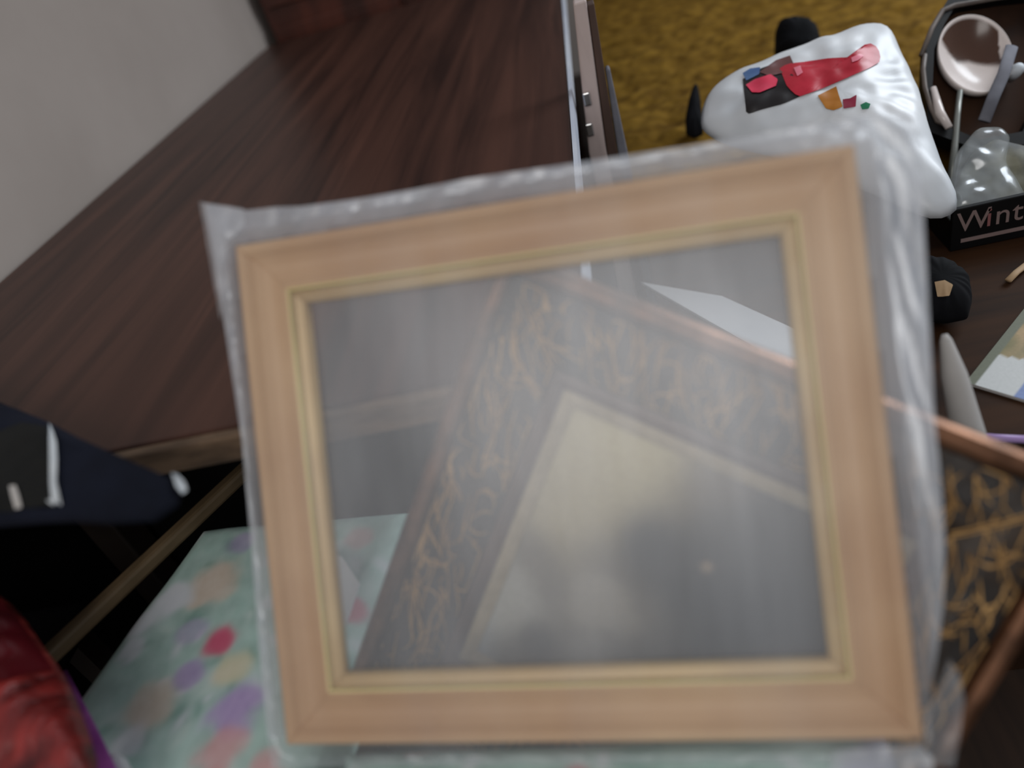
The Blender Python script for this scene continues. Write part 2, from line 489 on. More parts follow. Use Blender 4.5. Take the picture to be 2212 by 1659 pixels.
n_bag = np.array([0.05, -0.42, 0.90])
p_bag = at_z(2068, 452, -0.625)
bag_outline = [(1512, 280), (1516, 235), (1532, 196), (1590, 160), (1700, 117), (1800, 82), (1868, 59), (1905, 54), (1926, 72), (1950, 128),
               (1985, 200), (2006, 280), (2040, 375), (2076, 446), (2062, 466), (2010, 478), (1900, 425), (1720, 352), (1560, 312)]
sack = Sack(bag_outline, p_bag, n_bag, 0.055, wr=0.010, seed=2, radial=0.35)
t = empty('plastic_bag', sack.world(sack.c, -0.02))
tag(t, 'puffy white plastic bag with a red and black print on the olive bed', 'bag')
child(sack.mesh(MB(), back=0.8), 'bag_body', M['bag'], t, smooth=True)
def flat(name, c1, c2): return mat(name, c1, c2, rough=0.35, scale=18, spec=0.5)
prints = [
    ('printed_panel', [(1604, 172), (1640, 150), (1700, 128), (1716, 150), (1738, 205), (1690, 226), (1612, 246)], srgb(18, 14, 15), srgb(30, 22, 22), 0.0012),
    ('printed_stripe', [(1640, 158), (1676, 132), (1706, 122), (1714, 140), (1690, 160), (1662, 166)], srgb(96, 58, 58), srgb(120, 74, 70), 0.0022),
    ('printed_patch', [(1604, 160), (1620, 150), (1642, 147), (1640, 162), (1612, 176)], srgb(70, 100, 150), srgb(100, 134, 180), 0.0022),
    ('printed_bottle', [(1684, 150), (1700, 140), (1736, 136), (1790, 128), (1836, 126), (1858, 112), (1862, 100), (1882, 96), (1897, 106), (1903, 134),
                        (1880, 148), (1830, 170), (1780, 192), (1724, 212), (1700, 190)], srgb(176, 18, 40), srgb(204, 34, 58), 0.0024),
    ('printed_blob', [(1611, 186), (1630, 174), (1664, 163), (1680, 174), (1676, 188), (1640, 203), (1624, 202)], srgb(226, 40, 78), srgb(240, 84, 112), 0.0030),
    ('printed_emblem', [(1766, 208), (1786, 198), (1806, 188), (1812, 208), (1820, 232), (1800, 240), (1784, 236)], srgb(178, 110, 24), srgb(196, 130, 40), 0.0016),
    ('printed_emblem', [(1820, 216), (1836, 214), (1850, 206), (1848, 232), (1822, 236)], srgb(128, 18, 48), srgb(150, 30, 60), 0.0016),
    ('printed_emblem', [(1858, 228), (1870, 222), (1880, 226), (1876, 236), (1862, 238)], srgb(24, 110, 76), srgb(40, 130, 92), 0.0016),
    ('printed_glint', [(1838, 128), (1856, 120), (1866, 124), (1852, 134), (1840, 138)], srgb(232, 120, 140), srgb(240, 150, 165), 0.0034),
    ('printed_glint', [(1714, 150), (1728, 146), (1734, 160), (1722, 168)], srgb(232, 110, 132), srgb(240, 140, 156), 0.0034),
]
for nm, poly, c1, c2, lift in prints:
    child(sack.patch(poly, n=8, lift=lift), nm, flat('ink_' + nm, c1, c2), t, smooth=True)

# black pouch behind the bag, dark strap at its left end
p2 = at_z(1725, 120, -0.62)
s2 = Sack([(1672, 120), (1674, 70), (1682, 48), (1710, 42), (1745, 46), (1764, 62), (1772, 90), (1768, 130), (1720, 140)], p2, (0.0, -0.75, 0.66), 0.05, wr=0.003, seed=9, power=3.5)
o = s2.mesh(MB(), back=0.6).build('pouch', M['black'], smooth=True)
tag(o, 'black fabric pouch standing behind the white plastic bag', 'pouch')
p3 = at_z(1500, 285, -0.635)
s3 = Sack([(1482, 292), (1480, 258), (1488, 215), (1498, 184), (1506, 180), (1512, 205), (1516, 240), (1520, 290), (1502, 300)], p3, (0.0, -0.5, 0.8), 0.02, wr=0.003, seed=5)
o = s3.mesh(MB(), back=0.5).build('strap', M['black'], smooth=True)
tag(o, 'dark bunched strap at the left end of the white plastic bag', 'strap')

# ------------------------------------------------------------------ black display carton with oval dish
t = empty('carton', (0.62, 1.15, CZ))
tag(t, 'black carton with pale lettering at the right edge, holding a cream oval dish', 'box')
bx0, bx1, by0, by1 = 0.462, 0.83, 1.085, 1.335
fh = 0.072
child(MB().box((bx0, by0, CZ + 0.0005), (bx1, by0 + 0.008, CZ + fh)), 'front_panel', M['black_card'], t, bevel=0.002)
child(MB().box((bx0 + 0.0005, by0 + 0.0085, CZ + 0.0005), (bx0 + 0.008, by1, CZ + fh - 0.022)), 'side_panel_or_shade', M['black_card'], t, bevel=0.002)
child(MB().box((bx1 - 0.008, by0 + 0.0085, CZ + 0.0005), (bx1, by1, CZ + fh + 0.01)), 'side_panel_or_shade', M['black_card'], t, bevel=0.002)
child(MB().box((bx0 + 0.0085, by0 + 0.0085, CZ + 0.0005), (bx1 - 0.0085, by1, CZ + 0.006)), 'tray_base', M['carton_in'], t)
# raised back: a leaning tray whose rim frames the dish
bn = np.array([0.10, -0.62, 0.78]); bn /= np.linalg.norm(bn)
bp0 = at_z(1992, 300, -0.625)
def bpt(x, y, lift=0.0): return at_plane(x, y, bp0 + bn * lift, bn)
outer = [(1992, 305), (1984, 210), (1988, 118), (2012, 60), (2036, 20), (2060, 8), (2150, -8), (2240, -20), (2290, 40), (2280, 200), (2210, 330), (2100, 345)]
inner = [(2010, 285), (2000, 210), (2004, 130), (2026, 76), (2048, 40), (2066, 28), (2150, 14), (2225, 6), (2258, 60), (2250, 190), (2190, 305), (2100, 322)]
child(MB().prism([bpt(x, y, -0.02) for x, y in outer][::-1], bn * 0.012), 'back_tray', M['carton_in'], t)
rim = MB(); k = len(outer)
for i in range(k):
    j = (i + 1) % k
    a, b, c_, d = bpt(*outer[i], -0.0075), bpt(*outer[j], -0.0075), bpt(*inner[j], -0.0075), bpt(*inner[i], -0.0075)
    e = bn * 0.030
    rim.add([a, b, c_, d, a + e, b + e, c_ + e, d + e], [(0, 3, 2, 1), (4, 5, 6, 7), (0, 1, 5, 4), (2, 3, 7, 6)])
child(rim, 'tray_rim', M['black_card'], t)
ln = MB().tube([bpt(x, y, 0.0235) for x, y in [(1990, 120), (2013, 61), (2037, 22), (2062, 12), (2150, -4), (2240, -16)]], 0.0045, 8)
child(ln, 'rim_edge', M['carton_rim'], t, smooth=True)
ln = MB().tube([bpt(x, y, 0.024) for x, y in [(1998, 118), (1994, 150), (1998, 190), (2012, 235), (2024, 262), (2046, 272)]], 0.004, 8)
child(ln, 'rim_edge', M['carton_rim'], t, smooth=True)
# lettering on the front panel
def text_mesh(body, size, m, par, loc, name):
    cu = bpy.data.curves.new(name, 'FONT'); cu.body = body; cu.size = size; cu.extrude = 0.0004; cu.space_character = 1.05
    ob = bpy.data.objects.new('tmp', cu); COL.objects.link(ob)
    dg = bpy.context.evaluated_depsgraph_get(); dg.update()
    me = bpy.data.meshes.new_from_object(ob.evaluated_get(dg))
    bpy.data.objects.remove(ob)
    me.name = name; me.materials.clear(); me.materials.append(m)
    o = bpy.data.objects.new(name, me); COL.objects.link(o); o.parent = par
    Mx = Matrix.Translation(Vector(loc)) @ Matrix.Rotation(math.radians(90), 4, 'X')
    o.matrix_parent_inverse = par.matrix_world.inverted()
    o.matrix_basis = Mx
    return o
tx = bx0 + 0.006
text_mesh('W', 0.046, M['letter'], t, (tx, by0 - 0.0008, CZ + 0.033), 'lettering')
text_mesh('i', 0.046, M['letter_red'], t, (tx + 0.0405, by0 - 0.0008, CZ + 0.033), 'lettering')
text_mesh('nt', 0.046, M['letter'], t, (tx + 0.053, by0 - 0.0008, CZ + 0.033), 'lettering')
child(MB().box((tx + 0.008, by0 - 0.0012, CZ + 0.014), (bx1 - 0.03, by0 - 0.0002, CZ + 0.020)), 'printed_rule', M['letter'], t)

# oval dish
dc = bpt(2096, 132, 0.0)
ex = bpt(2174, 122) - bpt(2018, 142); ex = ex / 2
ey = bpt(2088, 46) - bpt(2104, 214); ey = ey / 2
rx, ry = np.linalg.norm(ex), np.linalg.norm(ey); ex /= rx; ey -= ex * (ey @ ex); ey /= np.linalg.norm(ey)
vs = []; cols = []; NR, NA = 20, 64
creamc, shadec = srgb(240, 228, 222), srgb(78, 48, 30)  # brown upper half is the bowl's inner shadow put into the colour
prof = [(1.00, 0.014), (1.03, 0.017), (1.05, 0.014)]
rows = [(0.02 + 0.98 * k / NR, None) for k in range(NR + 1)]
mbd = MB(); ring = []
for f, _ in rows:
    ring.append((f, -0.010 + 0.026 * f ** 2.2))
ring += [(1.035, 0.019), (1.06, 0.016), (1.03, 0.004), (0.8, -0.010), (0.3, -0.016)]
for f, h in ring:
    for j in range(NA):
        a = 2 * math.pi * j / NA
        vs.append(dc + ex * (rx * f * 0.95 * math.cos(a)) + ey * (ry * f * 0.95 * math.sin(a)) + bn * (h + 0.004))
        u, v = f * math.cos(a), f * math.sin(a)
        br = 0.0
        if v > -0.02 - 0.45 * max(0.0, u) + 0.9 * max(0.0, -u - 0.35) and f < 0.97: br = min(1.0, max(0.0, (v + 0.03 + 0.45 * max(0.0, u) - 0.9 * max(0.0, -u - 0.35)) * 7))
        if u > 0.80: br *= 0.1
        col = tuple(creamc[i] * (1 - br) + shadec[i] * br for i in range(4)); cols.append(col)
fs = []
for i in range(len(ring) - 1):
    for j in range(NA):
        fs.append((i * NA + j, i * NA + (j + 1) % NA, (i + 1) * NA + (j + 1) % NA, (i + 1) * NA + j))
fs.append(tuple(range(NA))[::-1]); fs.append(tuple(range((len(ring) - 1) * NA, len(ring) * NA)))
o = MB().add(vs, fs).build('oval_dish', mat_attr('cream_glaze_inner_shade', rough=0.22, spec=0.6), smooth=True, cols=cols)
tag(o, 'cream oval dish, inner shadow painted brown, lying in the black carton', 'dish')

# rod across the dish, dark blue strap, crumpled clear bag and tissue
o = MB().tube([bpt(2074, 196, 0.02), bpt(2068, 250, 0.02), bpt(2062, 320, 0.022), bpt(2052, 405, 0.02)], [0.0045, 0.005, 0.0055, 0.006], 10).build('rod', M['wire'], smooth=True)
tag(o, 'thin grey rod lying below the cream oval dish', 'rod')
o = MB().tube([bpt(2186, 100, 0.034), bpt(2168, 160, 0.034), bpt(2148, 205, 0.034), bpt(2126, 262, 0.030)], 0.010, 12, flat=0.35, up=bn).build('handle_strap', M['grey_cloth'], smooth=True)
tag(o, 'blue grey strap running down beside the cream oval dish', 'strap')
film_clear = film_mat('crumpled_clear_film', (0.80, 0.86, 0.84, 1), gloss=0.45, rough=0.2, gain=1.0, streak=(40, 40, 40))
fn = np.array([0.0, -0.55, 0.83]); fn /= np.linalg.norm(fn)
fp0 = np.array([0.6, 1.20, CZ + 0.09])
def crumple(outline, p0, nrm, thick, seed, name, m, hz):
    s = Sack(outline, p0, nrm, thick, wr=0.012, seed=seed, power=3.0, radial=0.0)
    mb = s.mesh(MB(), back=0.3)
    return mb.build(name, m, smooth=True, haze=[hz * (0.6 + 1.1 * abs(nz3(v[0] * 40, v[1] * 40, v[2] * 40 + seed))) for v in mb.v])
o = crumple([(2052, 470), (2050, 400), (2066, 330), (2110, 278), (2160, 276), (2182, 300), (2170, 350), (2200, 400), (2240, 470), (2150, 478)], fp0, fn, 0.02, 7, 'clear_bag', film_clear, 0.30)
tag(o, 'crumpled clear plastic bag lying in the front of the black carton', 'bag')
s5 = Sack([(2056, 470), (2070, 380), (2100, 330), (2150, 300), (2230, 320), (2240, 470)], np.array([0.6, 1.20, CZ + 0.055]), fn, 0.018, wr=0.006, seed=21, radial=0.0)
o = s5.mesh(MB(), back=0.3).build('leafy_packet', mat('leafy_print', srgb(30, 30, 22), srgb(104, 100, 78), rough=0.6, scale=24, detail=5), smooth=True)
tag(o, 'mottled green brown packet under the clear bag in the black carton', 'packet')
o = MB().tube([bpt(2016, 190, 0.025), bpt(2030, 245, 0.03), bpt(2050, 276, 0.03)], [0.005, 0.008, 0.006], 10).build('spoon_handle', M['cream'], smooth=True)
tag(o, 'short cream handle poking out at the left of the oval dish', 'handle')
gp = bpt(2200, 148, 0.03)
o = MB().tube([gp - bn * 0.03, gp - bn * 0.01, gp, gp + bn * 0.005, gp + bn * 0.008], [0.006, 0.010, 0.010, 0.008, 0.003], 14).build('button', M['white_trim'], smooth=True)
tag(o, 'small round white button on the dark carton rim at the right edge', 'button')

# ------------------------------------------------------------------ things on the chest
def on_chest(x, y, h=0.0): return at_z(x, y, -0.70 + h)
# black bundled cloth with a tan tag
s6 = Sack([(1960, 600), (2000, 560), (2050, 566), (2092, 600), (2100, 650), (2090, 690), (2040, 700), (1970, 690)], on_chest(2030, 640, 0.03), (0, -0.3, 0.95), 0.035, wr=0.004, seed=31)
t = empty('glove', on_chest(2030, 640, 0.0)); tag(t, 'black crumpled glove with a tan tag in front of the lettered carton', 'glove')
child(s6.mesh(MB(), back=0.6), 'glove_body', M['black'], t, smooth=True)
child(s6.patch([(2018, 612), (2040, 608), (2058, 618), (2050, 642), (2024, 644)], n=5, lift=0.003), 'tan_tag', M['tan'], t, smooth=True)
# magazine
mz = [on_chest(x, y, 0.004) for x, y in [(2088, 800), (2212, 640), (2330, 700), (2260, 905)]]
mz = [on_chest(2086, 826, 0.004), on_chest(2222, 655, 0.004), on_chest(2330, 735, 0.004), on_chest(2226, 868, 0.004)]
t = empty('magazine', on_chest(2200, 780)); tag(t, 'open glossy magazine with a pale picture lying on the dark chest', 'magazine')
child(MB().prism([p - np.array([0, 0, 0.0035]) for p in mz], (0, 0, 0.0035)), 'pages', M['grey_paper'], t)
def bil(u, v, h):
    p = (mz[0] * (1 - u) + mz[1] * u) * (1 - v) + (mz[3] * (1 - u) + mz[2] * u) * v
    return p + np.array([0, 0, h])
P = []; cols = []
for i in range(31):
    row = []
    for j in range(31):
        u, v = i / 30, j / 30
        row.append(bil(u, v, 0.0006))
        if v < 0.16: c_ = srgb(112, 116, 98)
        elif u < 0.34 + 0.2 * v: c_ = srgb(206, 208, 206)
        else:
            k = 0.5 + 0.9 * nz3(u * 5, v * 5, 2)
            a, b = np.array(srgb(176, 150, 110)), np.array(srgb(110, 112, 74))
            c_ = tuple(a * (1 - min(1, max(0, k))) + b * min(1, max(0, k)))
        if u < 0.25 and v > 0.75: c_ = srgb(120, 140, 190)
        cols.append(c_)
    P.append(row)
child(MB().grid(P), 'cover_picture', mat_attr('magazine_print', rough=0.3, spec=0.5), t, cols=cols)
# rolled paper standing against the chest
rp_top = at_y(2040, 722, 0.70) ; rp_bot = at_y(2092, 940, 0.636)
ax = rp_bot - rp_top
o = MB().tube([rp_top, rp_top + ax * 0.06, rp_top + ax * 0.4, rp_top + ax * 1.0, rp_top + ax * 1.25], [0.003, 0.006, 0.0125, 0.0165, 0.018], 18).build('paper_roll', M['grey_paper'], smooth=True)
tag(o, 'white paper cone leaning behind the right side of the ornate frame', 'paper roll')
# lavender stick, yellowish stick
o = MB().tube([on_chest(2108, 941, 0.006), on_chest(2150, 946, 0.006), on_chest(2230, 950, 0.006)], 0.0045, 10).build('plastic_stick', M['lavender'], smooth=True)
tag(o, 'thin lavender plastic stick on the chest above the ornate frame', 'stick')
o = MB().tube([on_chest(2178, 606, 0.006), on_chest(2196, 588, 0.006), on_chest(2230, 562, 0.006)], 0.005, 10, flat=0.6).build('wooden_stick', M['tan'], smooth=True)
tag(o, 'short yellowish stick lying just below the lettered carton', 'stick')
# added white sheet for the pale band seen through the wrapped frame
pp = [on_chest(1385, 610, 0.004), on_chest(1560, 640, 0.004), on_chest(1770, 735, 0.004), on_chest(1790, 800, 0.004), on_chest(1700, 790, 0.004)]
t = MB().prism([p - np.array([0, 0, 0.0035]) for p in pp][::-1], (0, 0, 0.004)).build('added_white_sheet', M['paper'])
tag(t, 'added flat white sheet on the chest, seen through the wrapped pale frame', 'paper')

# ------------------------------------------------------------------ floral bench
SZ = CAM[2] - 0.60
t = empty('upholstered_chair', (-0.52, 0.40, 0.0))
tag(t, 'chair seat with a teal floral cushion to the left of the wrapped pale frame', 'chair')
bl = np.array([-0.615, 0.672]); fl = np.array([-0.745, 0.13]); fr_ = np.array([-0.43, 0.09]); br_ = np.array([-0.31, 0.64])
pal = {'teal': srgb(182, 210, 202), 'mint': srgb(206, 224, 218), 'deep': srgb(132, 172, 160), 'pale': srgb(230, 234, 240),
       'peach': srgb(226, 208, 192), 'pink': srgb(216, 104, 132), 'rose': srgb(222, 168, 170), 'lilac': srgb(186, 160, 210), 'yellow': srgb(228, 218, 184)}
rnd = random.Random(11)
blobs = []
def add_blob(px_, py_, r, key, a=1.0): P_ = at_z(px_, py_, -0.6); blobs.append((P_[0], P_[1], r, np.array(pal[key]), a))
add_blob(470, 1380, 0.020, 'pink'); add_blob(505, 1530, 0.030, 'lilac', .9); add_blob(325, 1520, 0.030, 'peach', .8); add_blob(455, 1260, 0.036, 'peach', .9)
add_blob(370, 1290, 0.026, 'pale'); add_blob(500, 1440, 0.022, 'yellow', .8); add_blob(405, 1455, 0.018, 'lilac', .8); add_blob(410, 1360, 0.020, 'lilac', .5)
add_blob(470, 1620, 0.026, 'rose', .8); add_blob(310, 1340, 0.022, 'pale', .9); add_blob(515, 1170, 0.018, 'lilac', .6); add_blob(280, 1400, 0.016, 'pale', .8); add_blob(270, 1600, 0.020, 'pale', .7)
for k in range(130):
    x = -0.48 + 0.63 * rnd.random(); y = 0.02 + 0.62 * rnd.random()
    blobs.append((x, y, rnd.uniform(0.010, 0.030), np.array(pal[rnd.choice(['pale', 'peach', 'pink', 'lilac', 'mint', 'deep', 'rose', 'mint', 'yellow'])]), rnd.uniform(.5, .9)))
leafs = []
for k in range(460):
    leafs.append((-0.74 + 0.90 * rnd.random(), 0.02 + 0.65 * rnd.random(), rnd.uniform(0, math.pi), rnd.uniform(0.008, 0.022), np.array(pal[rnd.choice(['deep', 'mint', 'deep', 'pale'])])))


def floral_cushion(corners, ztop, thick, nx, ny, parent):
    """padded seat with the flower print; corners: back left, front left, front right, back right"""
    bl_, fl_, fr2, br2 = [np.array(c_) for c_ in corners]
    U, V = np.meshgrid(np.linspace(0, 1, nx + 1), np.linspace(0, 1, ny + 1), indexing='ij')
    XY = (bl_ * (1 - U[..., None]) + br2 * U[..., None]) * V[..., None] + (fl_ * (1 - U[..., None]) + fr2 * U[..., None]) * (1 - V[..., None])
    X, Y = XY[..., 0], XY[..., 1]
    su = np.linalg.norm(br2 - bl_); sv = np.linalg.norm(bl_ - fl_)
    e = np.minimum(np.minimum(U, 1 - U) * su, np.minimum(V, 1 - V) * sv)
    k = np.clip(1 - e / 0.03, 0, 1)
    Z = ztop - 0.03 * (1 - np.sqrt(1 - k * k)) - 0.003
    N1 = np.array([[nz3(X[i, j] * 12, Y[i, j] * 12) for j in range(ny + 1)] for i in range(nx + 1)])
    N2 = np.array([[nz3(X[i, j] * 45, Y[i, j] * 45, 7) for j in range(ny + 1)] for i in range(nx + 1)])
    Z = Z + 0.003 * N1
    Cc = np.array(pal['teal'])[None, None, :] * (1 + 0.18 * N2)[..., None]
    for (lx, ly, la, lr, lc) in leafs:
        a1 = ((X - lx) * math.cos(la) + (Y - ly) * math.sin(la)) / lr; a2 = (-(X - lx) * math.sin(la) + (Y - ly) * math.cos(la)) / (lr * 0.45)
        q = (0.7 * np.exp(-(a1 ** 2 + a2 ** 2) * 1.2))[..., None]
        Cc = Cc * (1 - q) + lc * q
    for (bx_, by_, r, cc, a) in blobs:
        d_ = np.sqrt((X - bx_) ** 2 + (Y - by_) ** 2) / r
        q = (a / (1 + np.exp(np.clip((d_ - 0.9 - 0.35 * N2) * 9, -30, 30))))[..., None]
        Cc = Cc * (1 - q) + cc * q
    P = [[(X[i, j], Y[i, j], Z[i, j]) for j in range(ny + 1)] for i in range(nx + 1)]
    cols = [(float(c_[0]), float(c_[1]), float(c_[2]), 1) for row in Cc for c_ in row]
    mb = MB().grid(P)
    edge = [P[i][0] for i in range(nx + 1)] + [P[nx][j] for j in range(1, ny + 1)] + [P[i][ny] for i in range(nx - 1, -1, -1)] + [P[0][j] for j in range(ny - 1, 0, -1)]
    k0 = len(mb.v); n_ = len(edge)
    for e_ in edge: mb.v.append(tuple(map(float, e_))); cols.append(pal['teal'])
    for e_ in edge: mb.v.append((float(e_[0]), float(e_[1]), ztop - thick)); cols.append(pal['teal'])
    for i in range(n_): mb.f.append((k0 + i, k0 + n_ + i, k0 + n_ + (i + 1) % n_, k0 + (i + 1) % n_))
    return child(mb, 'seat_cushion', M['floral'], parent, smooth=True, cols=cols)


M['floral'] = mat_attr('floral_print', rough=0.85, spec=0.1)
floral_cushion((bl, fl, fr_, br_), SZ, 0.085, 130, 170, t)['label'] = 'teal cushion printed with flowers'
q0, q1 = at_z(640, 905, -0.585), at_z(120, 1395, -0.585)
d = (q1 - q0) / np.linalg.norm(q1 - q0); s_ = np.array([d[1], -d[0], 0.0]) * 0.019
if s_[0] > 0: s_ = -s_
q1 = q0 + d * 0.52
child(MB().prism([q0, q1, q1 + s_, q0 + s_], (0, 0, -0.02)), 'side_rail', M['tan_wood'], t, bevel=0.005)['label'] = 'tan wooden rail along the left side'
mbf = MB().prism([(bl[0] + .01, bl[1] - .01, SZ - 0.13), (fl[0] + .01, fl[1] + .01, SZ - 0.13), (fr_[0] - .01, fr_[1] + .01, SZ - 0.13), (br_[0] - .01, br_[1] - .01, SZ - 0.13)], (0, 0, 0.044))
child(mbf, 'seat_frame', M['leg_wood'], t)
for x, y in ((-0.56, 0.61), (-0.69, 0.16), (-0.44, 0.13), (-0.40, 0.58)):
    child(MB().box((x - .02, y - .02, 0), (x + .02, y + .02, SZ - 0.131)), 'leg', M['leg_wood'], t, bevel=0.003)

t = empty('footstool', (-0.12, 0.2, 0.0))
tag(t, 'green floral padded footstool under the bottom edge of the wrapped pale frame', 'footstool')
FZ = CAM[2] - 0.606
floral_cushion(((-0.345, 0.352), (-0.345, 0.03), (0.115, 0.0), (0.115, 0.322)), FZ, 0.05, 130, 80, t)
child(MB().box((-0.335, 0.03, FZ - 0.075), (0.10, 0.25, FZ - 0.0505)), 'stool_frame', M['leg_wood'], t, bevel=0.004)
for x in (-0.31, 0.07):
    for y in (0.06, 0.22):
        child(MB().box((x - .018, y - .018, 0), (x + .018, y + .018, FZ - 0.0755)), 'leg', M['leg_wood'], t, bevel=0.003)

# white paper scrap on the bench, seen through the pane
pts = [at_z(x, y, -0.585) for x, y in [(700, 1190), (740, 1205), (778, 1262), (752, 1340), (722, 1398), (690, 1330)]]
o = MB().prism(pts[::-1], (0, 0, 0.002)).build('paper_scrap', M['paper'])
tag(o, 'torn white paper scrap on the floral cushion behind the pale frame', 'paper')

# ------------------------------------------------------------------ navy jacket folded over the table edge
JD = -0.372
jp = [(-260, 760), (-60, 850), (60, 898), (120, 920), (180, 955), (250, 988), (330, 1012), (392, 1030), (412, 1056), (404, 1085), (372, 1120), (310, 1140),
      (200, 1128), (130, 1128), (0, 1140), (-140, 1150), (-330, 1020)]
sj = Sack(jp, np.array([0, 0, CAM[2] + JD]), (0.0, -0.06, 1.0), 0.022, wr=0.004, seed=44, power=5)
t = empty('jacket', sj.world(sj.c, -0.02)); tag(t, 'navy folded jacket with white trim hanging over the front edge of the dark table', 'jacket')
child(sj.mesh(MB(), back=0.3), 'jacket_body', M['navy'], t, smooth=True)
child(sj.patch([(0, 935), (50, 915), (108, 925), (112, 1000), (112, 1060), (120, 1108), (40, 1112), (-80, 1100), (-80, 960)], n=10, lift=0.002), 'sleeve_panel', M['charcoal'], t, smooth=True)['label'] = 'charcoal panel'
child(sj.patch([(112, 920), (119, 934), (128, 960), (130, 1000), (128, 1050), (134, 1080), (142, 1108), (132, 1116), (118, 1090), (114, 1050), (113, 1000), (112, 965)], n=5, lift=0.004), 'white_trim', M['white_trim'], t, smooth=True)
child(sj.patch([(376, 1028), (390, 1032), (404, 1048), (410, 1066), (400, 1074), (388, 1060)], n=4, lift=0.004), 'white_trim', M['white_trim'], t, smooth=True)
child(sj.patch([(26, 1056), (40, 1054), (48, 1078), (54, 1104), (40, 1108), (32, 1082)], n=4, lift=0.004), 'grey_tab', M['grey_paper'], t, smooth=True)

# ------------------------------------------------------------------ small dark stool with red satin garment
t = empty('stool', (-0.86, 0.38, 0.0)); tag(t, 'small black stool under the red satin garment', 'stool')
child(MB().box((-1.05, 0.13, CAM[2] - 0.665), (-0.765, 0.60, CAM[2] - 0.635)), 'seat', M['black'], t, bevel=0.008)
for x in (-1.02, -0.795):
    for y in (0.16, 0.57):
        child(MB().box((x - .015, y - .015, 0), (x + .015, y + .015, CAM[2] - 0.6655)), 'leg', M['leg_wood'], t)
rp_ = [(-420, 1250), (-100, 1255), (0, 1282), (50, 1330), (95, 1400), (135, 1450), (165, 1510), (195, 1590), (225, 1690), (150, 1760), (-100, 1800), (-420, 1700)]
srd = Sack(rp_, np.array([0, 0, CAM[2] - 0.60]), (0.1, -0.1, 1.0), 0.045, wr=0.022, seed=61, power=3.5, radial=0.3)
t = empty('satin_garment', srd.world(srd.c, -0.02)); tag(t, 'shiny crumpled red satin garment in the bottom left corner', 'garment')
child(srd.mesh(MB(), back=0.45), 'garment_body', M['red'], t, smooth=True)
child(srd.patch([(-10, 1290), (40, 1335), (90, 1405), (120, 1450), (80, 1450), (20, 1470), (-60, 1480), (-60, 1320)], n=8, lift=0.002), 'dark_panel', M['red_dark'], t, smooth=True)
rb = [(136, 1452), (160, 1505), (184, 1560), (208, 1615), (232, 1670), (250, 1720)]
pts = [at_z(x, y, -0.572) for x, y in rb]
o = MB().tube(pts, [0.004, 0.005, 0.0065, 0.0075, 0.008, 0.008], 12, flat=0.2, up=(0, 0, 1)).build('ribbon', M['purple'], smooth=True)
tag(o, 'purple ribbon along the right side of the red satin garment', 'ribbon')
sw = Sack([(232, 1640), (250, 1624), (275, 1640), (300, 1690), (250, 1700)], np.array([0, 0, CAM[2] - 0.592]), (0, 0, 1), 0.008, wr=0.002, seed=3)
o = sw.mesh(MB(), back=0.2).build('tissue', M['paper'], smooth=True)
tag(o, 'small white tissue beside the purple ribbon', 'tissue')

# ------------------------------------------------------------------ the two frames leaning on the bench
FTL = np.array([-0.33196465, 0.58812722, -0.22340215]) + CAM
FU = np.array([0.49815774, -0.03460231, -0.02532884]); FW = np.linalg.norm(FU); FU = FU / FW
FV = np.array([-0.03484967, -0.26115005, -0.33858018]); FH = np.linalg.norm(FV)
FV = FV - FU * (FV @ FU); FV = FV / np.linalg.norm(FV)
FN = np.cross(FU, -FV)                    # towards the photographer
F0 = FTL + FV * FH                        # bottom left outer corner, front plane


def f_loc(px, py, n=0.0):
    P_ = at_plane(px, py, F0 + FN * n, FN) - F0
    return np.array([P_ @ FU, P_ @ (-FV)])


def frame_bars(parent, W, H, prof, name, m, inset=0.0, smooth=True):
    """four mitred bars; prof = [(distance in from outer edge, height)]; local x right, y up, z out"""
    k = len(prof)
    C = [((inset, inset), (W - inset, inset), (0, 1)), ((W - inset, inset), (W - inset, H - inset), (-1, 0)),
         ((W - inset, H - inset), (inset, H - inset), (0, -1)), ((inset, H - inset), (inset, inset), (1, 0))]
    out = []
    for (a, b, nrm) in C:
        a = np.array(a, float); b = np.array(b, float); nn = np.array(nrm, float); d = (b - a) / np.linalg.norm(b - a)
        vs = []
        NS = 24
        for s in range(NS + 1):
            for (q, h) in prof:
                p = (a + d * q + nn * q) * (1 - s / NS) + (b - d * q + nn * q) * (s / NS)
                vs.append((p[0], p[1], h))
        fs = []
        for s in range(NS):
            for i in range(k):
                j = (i + 1) % k
                fs.append((s * k + i, s * k + j, (s + 1) * k + j, (s + 1) * k + i))
        fs.append(tuple(range(k))[::-1]); fs.append(tuple(range(NS * k, NS * k + k)))
        fs = [f[::-1] for f in fs]
        o = MB().add(vs, fs).build(name, m, parent)
        b_ = o.modifiers.new('bevel', 'BEVEL'); b_.width = 0.0008; b_.segments = 2; b_.limit_method = 'ANGLE'; b_.angle_limit = math.radians(30)
        out.append(o)
    return out


